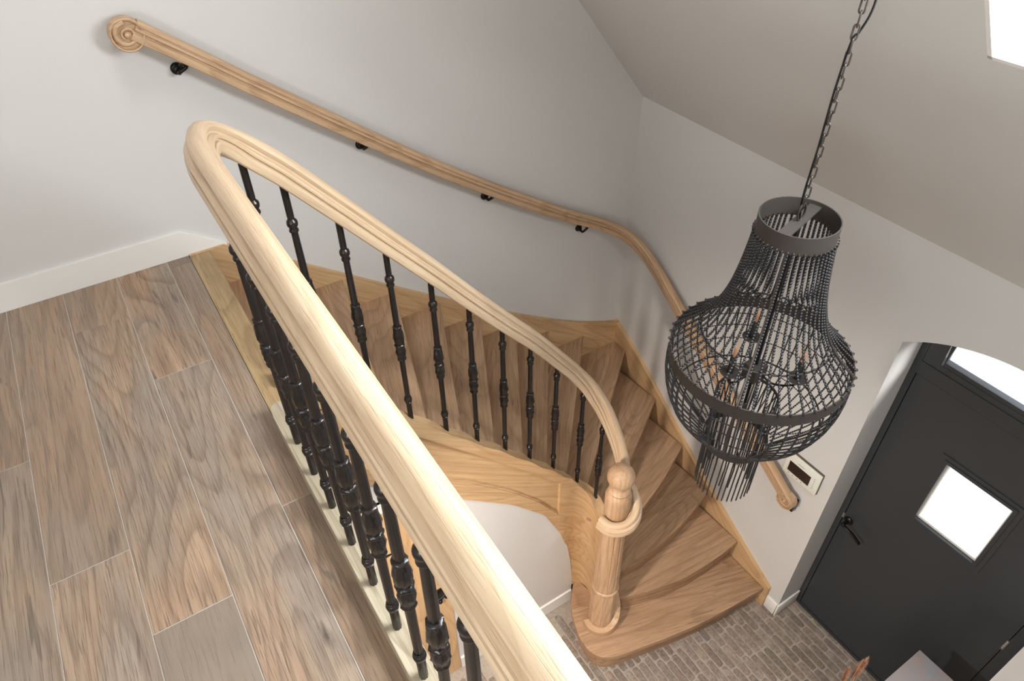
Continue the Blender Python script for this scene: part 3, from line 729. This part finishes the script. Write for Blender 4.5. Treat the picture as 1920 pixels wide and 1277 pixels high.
# curled foot block wrapping the newel base
bm = bmesh.new(); lay = bm.verts.layers.float_vector.new('gc'); rws = []
for i in range(34):
    a = math.radians(-200+(250)*i/33); h = interp(i/33, [(0, .050), (.35, .055), (.55, .10), (.72, .20), (.88, .34), (1, .46)])
    ri, ro = .080, .116
    r_ = []
    for r, z in ((ri, 0), (ro, 0), (ro, h-.004), (ro-.004, h), (ri, h)):
        v = bm.verts.new(Vector((NX+r*math.cos(a), NY+r*math.sin(a), z0+z))-BL); v[lay] = (a*.1+4, r, z); r_.append(v)
    rws.append(r_)
for A, B in zip(rws, rws[1:]):
    for j in range(5): bm.faces.new((A[j], A[(j+1) % 5], B[(j+1) % 5], B[j]))
bm.faces.new(rws[0][::-1]); bm.faces.new(rws[-1])
finish('newel_foot', bm, OAK, nw, None, 35)

# ------------------------------------------------------------------ wall handrail
wr = thing('wall_handrail', 'oak handrail with scroll ends running along the wall above the stairs', 'handrail', (.239, 2.89, .80))
WL = wr.location.copy()
WH = [(0, -.036), (.022, -.036), (.0265, -.032), (.0275, -.022), (.0275, -.010), (.0200, -.0065), (.0195, -.0020), (.0285, .001), (.0295, .005), (.0285, .010), (.0210, .0120), (.0205, .0150), (.0250, .0180), (.0240, .0260), (.0185, .0320), (.0100, .0345), (0, .0350)]
wc = [(.2660, 2.89, .951), (.30, 2.89, .9245), (.45, 2.89, .808), (.645, 2.89, .654), (1.068, 2.89, .330), (1.33, 2.89, .134), (1.60, 2.89, -.056), (1.95, 2.89, -.288), (2.24, 2.89, -.472), (2.40, 2.888, -.562), (2.50, 2.873, -.618), (2.59, 2.835, -.672), (2.655, 2.765, -.733), (2.690, 2.67, -.800), (2.70, 2.55, -.880), (2.70, 2.40, -.980), (2.70, 2.0, -1.245), (2.70, 1.6, -1.505), (2.70, 1.32, -1.688), (2.70, 1.282, -1.713)]
path = catmull([Vector(c)-WL for c in wc], 6)
bm = bmesh.new(); sweep(bm, path, fullprof(WH)); finish('rail', bm, OAK, wr, None, 24)
def scroll(center, R, plane, hand, name='scroll_end'):
    """plane 'xz' (axis y) or 'yz' (axis x); hand: rotation sense"""
    bm = bmesh.new(); lay = bm.verts.layers.float_vector.new('gc')
    w_ = .0285
    prof = [(.004, -w_+.013), (R-.010, -w_+.013), (R-.008, -w_+.002), (R-.004, -w_), (R, -w_+.006), (R-.0006, 0), (R, w_-.006), (R-.004, w_), (R-.008, w_-.002), (R-.010, w_-.013), (.004, w_-.013)]
    seg_ = 40; rings = []
    for r, h in prof:
        rings.append([bm.verts.new((r*math.cos(2*PI*i/seg_), h, r*math.sin(2*PI*i/seg_))) for i in range(seg_)])
    for A, B in zip(rings, rings[1:]):
        for j in range(seg_): bm.faces.new((A[j], A[(j+1) % seg_], B[(j+1) % seg_], B[j]))
    bm.faces.new(rings[0]); bm.faces.new(rings[-1][::-1])
    for sd in (-1, 1):
        sp_ = []; ks = []
        for i in range(90):
            th = i/89*2.35*2*PI; rr = (R-.013)*math.exp(-th*.125)
            an = hand*th+PI/2
            sp_.append(Vector((rr*math.cos(an), sd*(w_-.0095), rr*math.sin(an)))); ks.append(min(.0105, rr*.25))
        sweep(bm, sp_, circ(1, 10), ks, upv=Vector((0, 1, 0)))
        bmesh.ops.create_uvsphere(bm, u_segments=14, v_segments=8, radius=.0105, matrix=Matrix.Translation((0, sd*(w_-.007), 0)))
    for v in bm.verts: v[lay] = (v.co.x+center[0], v.co.z, v.co.y)
    if plane == 'yz':
        bmesh.ops.rotate(bm, verts=bm.verts, cent=(0, 0, 0), matrix=Matrix.Rotation(PI/2, 3, 'Z'))
    o = finish(name, bm, OAK, wr, None, 35); o.location = Vector(center)-WL; return o
scroll((.239, 2.89, .9378), .0575, 'xz', 1)
scroll((2.70, 1.268, -1.742), .0575, 'yz', 1)
def bracket(p, axis, railp):
    bm = bmesh.new(); n_ = Vector((0, -1, 0)) if axis == 'y' else Vector((-1, 0, 0))
    lathe(bm, [(.023, 0), (.023, .006), (.020, .010), (.015, .012), (.013, .022), (.010, .024)], 24)
    q = n_.to_track_quat('Z', 'Y').to_matrix(); bmesh.ops.rotate(bm, verts=bm.verts, cent=(0, 0, 0), matrix=q)
    r = finish('bracket_rosette', bm, BLACK, wr, None, 40); r.location = Vector(p)-WL
    bm = bmesh.new(); e = Vector(railp)-Vector(p)
    sweep(bm, catmull([n_*.012, n_*.035+Vector((0, 0, -.008)), n_*.055+Vector((0, 0, .002)), Vector((e.x, e.y, e.z*.6)), e], 6), circ(.0075, 10), upv=Vector((1, 0, 0)) if axis == 'y' else Vector((0, 1, 0)))
    bbox(bm, e.x-.022, e.x+.022, e.y-.010, e.y+.010, e.z-.003, e.z+.003)
    finish('bracket_arm', bm, BLACK, r, None, 40)
for x, z in ((.372, .771), (1.039, .284), (1.688, -.190), (2.348, -.624)): bracket((x, YB, z), 'y', (x+.025, 2.894, z+.028 if x < 2 else z+.04))
bracket((XR, 2.2, -1.20), 'x', (2.705, 2.2, -1.155)); bracket((XR, 1.75, -1.49), 'x', (2.705, 1.75, -1.45))
boxo('end_plate', (2.722-WL.x, XR-WL.x, 1.222-WL.y, 1.262-WL.y, -1.835-WL.z, -1.745-WL.z), BLACK, wr, .003)

# ------------------------------------------------------------------ intercom panel
ip = thing('intercom_panel', 'white wall intercom panel with dark screen beside the front door niche', 'intercom', (XR, 1.262, -1.515))
boxo('back_plate', (-.012, 0, -.116, .116, -.083, .086), plain('panel_back', lin(96, 78, 66), .5), ip, .002)
boxo('panel_body', (-.026, -.012, -.116, .116, -.083, .083), PANELW, ip, .004)
boxo('panel_screen', (-.0275, -.0255, -.060, .088, -.050, .028), SCREEN, ip)
boxo('speaker_slot', (-.0272, -.0258, -.008, .038, .046, .0495), MARK, ip)
for k in range(4): boxo('panel_button', (-.0272, -.0258, .070-k*.030, .078-k*.030, -.069, -.063), MARK, ip)
for k in range(5): boxo('panel_indicator', (-.0272, -.0258, -.088, -.080, .030-k*.018, .034-k*.018), MARK, ip)

# ------------------------------------------------------------------ chandelier
CX, CY = 1.604, 1.021
RZ = .167
ch = thing('chandelier', 'dark beaded chain chandelier with bell-shaped basket hanging over the stairwell', 'chandelier', (CX, CY, RZ))
def ringband(name, r, z0, z1, t=.004, mat=CHANB, seg_=64):
    bm = bmesh.new(); rr = []
    for a_, z in ((r, z0), (r, z1), (r-t, z1), (r-t, z0)):
        rr.append([bm.verts.new((a_*math.cos(2*PI*i/seg_), a_*math.sin(2*PI*i/seg_), z-RZ)) for i in range(seg_)])
    for k in range(4):
        for j in range(seg_): bm.faces.new((rr[k][j], rr[k][(j+1) % seg_], rr[(k+1) % 4][(j+1) % seg_], rr[(k+1) % 4][j]))
    return finish(name, bm, mat, ch, None, 40)
R0, R1, R2 = .114, .293, .116
ringband('top_band', R0, .630, .688); ringband('middle_band', R1, .136, .183); ringband('bottom_band', R2, -.262, -.232)
bm = bmesh.new()
bbox(bm, -.018, .018, -R0+.003, R0-.003, .672-RZ, .677-RZ); bmesh.ops.rotate(bm, verts=bm.verts, cent=(0, 0, 0), matrix=Matrix.Rotation(math.radians(-75), 3, 'Z'))
finish('cross_strap', bm, CHANB, ch)
bm = bmesh.new(); sweep(bm, [Vector((0, 0, .675-RZ)), Vector((0, 0, -.235-RZ+.17))], circ(.0055, 8)); finish('centre_rod', bm, BLACK, ch, None, 40)
# wire hoops
for r, z in ((.205, .262), (.252, -.072)):
    bm = bmesh.new(); sweep(bm, [Vector((r*math.cos(a), r*math.sin(a), z-RZ)) for a in [2*PI*i/48 for i in range(48)]], circ(.0035, 6), closed=True); finish('wire_hoop', bm, CHAN, ch, None, 60)
UP = [(R0-.001, .634), (.120, .56), (.130, .48), (.146, .40), (.172, .325), (.212, .262), (.258, .216), (R1, .184)]
DN = [(R1, .138), (.293, .075), (.281, .005), (.254, -.065), (.214, -.125), (.165, -.180), (R2+.002, -.232)]
def prof_path(P, n=6): return catmull([(r, 0, z-RZ) for r, z in P], n)
for base in range(4):
    a = base*PI/2+.5
    for P in (UP, DN):
        bm = bmesh.new(); sweep(bm, prof_path(P), circ(.004, 6), upv=Vector((0, 1, 0))); o = finish('frame_rod', bm, CHAN, ch, None, 60); o.rotation_euler.z = a
def beadstrand(pts, r=.0036, pitch=.0082):
    bm = bmesh.new(); L_ = 0; res = []
    nxt = 0
    for a, b_ in zip(pts, pts[1:]):
        d = (b_-a).length
        while nxt <= L_+d:
            res.append((a.lerp(b_, (nxt-L_)/d), (b_-a).normalized())); nxt += pitch
        L_ += d
    for p, t in res:
        q = t.to_track_quat('Z', 'X').to_matrix().to_4x4()
        bmesh.ops.create_icosphere(bm, subdivisions=1, radius=r, matrix=Matrix.Translation(p) @ q @ Matrix.Diagonal((1, 1, 1.25, 1)))
    sweep(bm, pts, circ(.0014, 4), upv=Vector((0, 1, 0)))
    # hook at the upper end
    return bm
def copies(name, bm, n, ph=0, jit=0):
    o0 = finish(name, bm, BEAD, ch, None, 60); o0.rotation_euler.z = ph
    for k in range(1, n):
        c = o0.copy(); C.objects.link(c); c.parent = ch; c.rotation_euler.z = ph+2*PI*k/n+random.uniform(-jit, jit)
rq = random.Random(3)
copies('upper_strand', beadstrand(prof_path(UP), .0050, .0100), 48, 0, .012)
copies('basket_strand', beadstrand(prof_path(DN), .0038), 48, .03, .012)
# horizontal draped strands in the basket
for r, z in ((.294, .100), (.290, .050), (.279, -.005), (.236, -.098)):
    pts = [Vector((r*math.cos(a), r*math.sin(a), z-RZ)) for a in [2*PI*i/60 for i in range(61)]]
    finish('ring_strand', beadstrand(pts, .0030, .0085), BEAD, ch, None, 60)
def drop(z0_, z1_, r): return beadstrand([Vector((r, 0, z0_-RZ)), Vector((r*.99, .004, (z0_+z1_)/2-RZ)), Vector((r*.985, 0, z1_-RZ))], .0034, .0078)
copies('fringe_strand', drop(-.03, -.505, R2-.010), 34, .02, .02)
copies('fringe_strand', drop(-.24, -.445, R2-.032), 16, .1, .03)
ringband('fringe_band', R2-.008, -.04, -.028)
# small hooks where the strands meet the two upper bands
def hook(r0, z, r): 
    bm = bmesh.new(); sweep(bm, [Vector((r0+r*math.cos(t), 0, z-RZ+r*math.sin(t))) for t in [2*PI*i/8 for i in range(8)]], circ(.0016, 4), closed=True, upv=Vector((0, 1, 0)))
    return bm
for r0, z, r in ((R1, .184, .006), (R0, .633, .006)):
    h0 = finish('strand_hook', hook(r0, z, r), CHAN, ch, None, 60)
    for k in range(1, 48):
        c = h0.copy(); C.objects.link(c); c.parent = ch; c.rotation_euler.z = 2*PI*k/48
# candle arms
boxo('hub', (-.028, .028, -.028, .028, .06-RZ, .12-RZ), CHANB, ch)
for k in range(3):
    a = math.radians((50, 172, 292)[k]); R_ = (.13, .11, .135)[k]
    bm = bmesh.new(); sweep(bm, catmull([(.02, 0, .09-RZ), (.06, 0, .066-RZ), (.10, 0, .075-RZ), (R_, 0, .10-RZ), (R_, 0, .125-RZ)], 6), circ(.004, 6), upv=Vector((0, 1, 0)))
    arm = finish('candle_arm', bm, BLACK, ch, None, 60); arm.rotation_euler.z = a
    bm = bmesh.new(); lathe(bm, [(.005, .122-RZ), (.030, .124-RZ), (.034, .129-RZ), (.033, .130-RZ), (.012, .128-RZ)], 24, cx=R_); finish('drip_plate', bm, CHAN, arm, None, 50)
    bm = bmesh.new(); lathe(bm, [(.011, .128-RZ), (.011, .190-RZ), (.009, .192-RZ)], 16, cx=R_); finish('candle_sleeve', bm, SOCK, arm, None, 50)
    bm = bmesh.new(); lathe(bm, [(.008, .190-RZ), (.012, .203-RZ), (.0165, .222-RZ), (.016, .240-RZ), (.010, .262-RZ), (.004, .280-RZ), (.001, .286-RZ)], 16, cx=R_); finish('candle_bulb', bm, BULB, arm, None, 60)
    bm = bmesh.new(); lathe(bm, [(.003, .195-RZ), (.0055, .205-RZ), (.0055, .232-RZ), (.002, .238-RZ)], 10, cx=R_); finish('bulb_filament', bm, FIL, arm, None, 60)
# chain and cord
bm = bmesh.new(); sh = [Vector((.014*math.sin(2*PI*i/20), 0, .704-RZ+.026*math.cos(2*PI*i/20))) for i in range(20)]
sweep(bm, sh, circ(.0032, 6), closed=True, upv=Vector((0, 1, 0))); finish('shackle', bm, STEEL if False else CHAN, ch, None, 60)
lk = bmesh.new(); pts = []
for i in range(20):
    t = 2*PI*i/20; pts.append(Vector((.0065*math.cos(t), 0, (.0115 if math.sin(t) > 0 else -.0115)+.0065*math.sin(t))))
sweep(lk, pts, circ(.0024, 6), closed=True, upv=Vector((0, 1, 0)))
l0 = None; z = .738; k = 0; ZC = zr(CX)
while z < ZC-.03:
    if l0 is None: l0 = finish('chain_link', lk, CHAN, ch, None, 60); c = l0
    else: c = l0.copy(); C.objects.link(c); c.parent = ch
    c.location = (0, 0, z-RZ); c.rotation_euler = (0, 0, (PI/2 if k % 2 else 0)+.4+random.uniform(-.15, .15)); z += .0300; k += 1
bm = bmesh.new(); cd = [(0.0, 0, .68), (-.006, .006, .75), (-.009, .002, .90), (-.008, .004, 1.05), (-.004, .0, 1.17), (.006, -.006, 1.19), (.022, -.012, 1.24), (.024, -.008, 1.32), (.010, 0, 1.42), (.004, 0, ZC-.01)]
sweep(bm, catmull([(a, b, c_-RZ) for a, b, c_ in cd], 8), circ(.0028, 6), upv=Vector((0, 1, 0))); finish('power_cord', bm, BLACK, ch, None, 60)
bm = bmesh.new(); lathe(bm, [(.012, ZC-.075-RZ), (.045, ZC-.045-RZ), (.055, ZC-.01-RZ), (.055, ZC+.04-RZ)], 28); finish('ceiling_rose', bm, CHANB, ch, None, 40)

# ------------------------------------------------------------------ console table and pampas vase in the corner
tb = thing('console_table', 'grey stone-topped console table in the corner by the front door', 'table', (2.50, -.10, ZF))
boxo('tabletop', (-.235, .205, -.60, .412, .880, .915), STONE, tb, .004)
for sx in (-.205, .175):
    for sy_ in (-.57, .38): boxo('leg', (sx-.02, sx+.02, sy_-.02, sy_+.02, 0, .880), TLEG, tb, .002)
boxo('apron', (-.205, .175, .385, .40, .80, .880), TLEG, tb)
vs = bmesh.new(); lathe(vs, [(.06, 0), (.085, .03), (.10, .12), (.095, .22), (.06, .30), (.045, .34), (.05, .36), (.043, .36), (.036, .33)], 32)
o = finish('floor_vase', vs, VASE, None, None, 40); o.location = (2.50, .435, ZF); tag(o, 'clay floor vase holding pampas grass beside the console table', 'vase')
pg = thing('pampas_grass', 'dried pinkish pampas grass plume rising beside the console table', 'dried grass', (2.50, .435, ZF+.02))
def plume(tip, lean):
    bm = bmesh.new(); sweep(bm, catmull([(0, 0, 0), (tip[0]*.3, tip[1]*.3, tip[2]*.5), tip], 8), circ(.0025, 5), upv=Vector((0, 1, 0))); s_ = finish('stem', bm, PLUME, pg, None, 60)
    bm = bmesh.new(); rr = random.Random(int(lean*100)); T = Vector(tip); B0 = Vector((tip[0]*.75, tip[1]*.75, tip[2]*.72))
    for i in range(420):
        t = rr.random(); p = B0.lerp(T, t); a = rr.uniform(0, 2*PI); w_ = .022*math.sin(PI*min(1, .12+t*.88))**.7
        d = Vector((math.cos(a)*w_, math.sin(a)*w_, .018+rr.uniform(0, .018)))
        n_ = Vector((-math.sin(a), math.cos(a), 0))*.0012
        v = [bm.verts.new(p-n_), bm.verts.new(p+n_), bm.verts.new(p+d)]; bm.faces.new(v)
        v = [bm.verts.new(p-Vector((0, 0, .001))), bm.verts.new(p+Vector((0, 0, .001))), bm.verts.new(p+d)]; bm.faces.new(v)
    finish('plume', bm, PLUME, pg)
plume((-.088, -.008, .93), 1.0); plume((.05, .03, .66), 2.0); plume((-.02, .05, .62), 3.0)
# recessed downlights added unseen under the landing to match the hall light
for i, (x, y, lab) in enumerate(((.02, 1.15, 'round recessed downlight added unseen to the hall ceiling nearest the oak understair door'), (.02, .25, 'round recessed downlight, added unseen, middle of the row in the hall ceiling'), (.02, -.75, 'round recessed downlight added unseen to the hall ceiling farthest from the understair door'))):
    dl = thing('fill_downlight', lab, 'fill_downlight', (x, y, -.30), 'added hall downlights')
    bm = bmesh.new(); lathe(bm, [(.045, -.004), (.045, 0)], 24); finish('trim_ring', bm, WHITE, dl)
    bm = bmesh.new(); lathe(bm, [(.032, -.006), (.032, -.004)], 24); finish('lens', bm, LAMP, dl)
    l = bpy.data.lights.new('fill_downlight_lamp', 'SPOT'); l.energy = (300, 170, 80)[i]; l.color = (1, .90, .81); l.spot_size = (1.9, 2.5, 2.5)[i]; l.spot_blend = 1; l.shadow_soft_size = .05
    lo_ = bpy.data.objects.new('fill_downlight_lamp', l); C.objects.link(lo_); lo_.location = (x, y, -.315)
    lo_.rotation_euler = Vector(((.8, .0, .0)[i], 0, -1)).to_track_quat('-Z', 'Y').to_euler()
# flush lamp added out of view in the landing ceiling to brighten the back wall
cl_ = thing('fill_ceiling_lamp', 'round flush lamp added unseen to the flat landing ceiling near the back wall', 'added ceiling lamp', (.3, 2.2, 2.45))
bm = bmesh.new(); lathe(bm, [(.26, -.03), (.26, 0)], 40); finish('fill_lamp_housing', bm, WHITE, cl_)
bm = bmesh.new(); lathe(bm, [(.235, -.040), (.240, -.030)], 40); finish('fill_lamp_diffuser', bm, emis('fill_lamp_glow', (1, .97, .93), 3), cl_)
area('fill_ceiling_light', (.3, 2.2, 2.405), (0, 0, -1), .42, .42, 9, (.97, .98, 1))
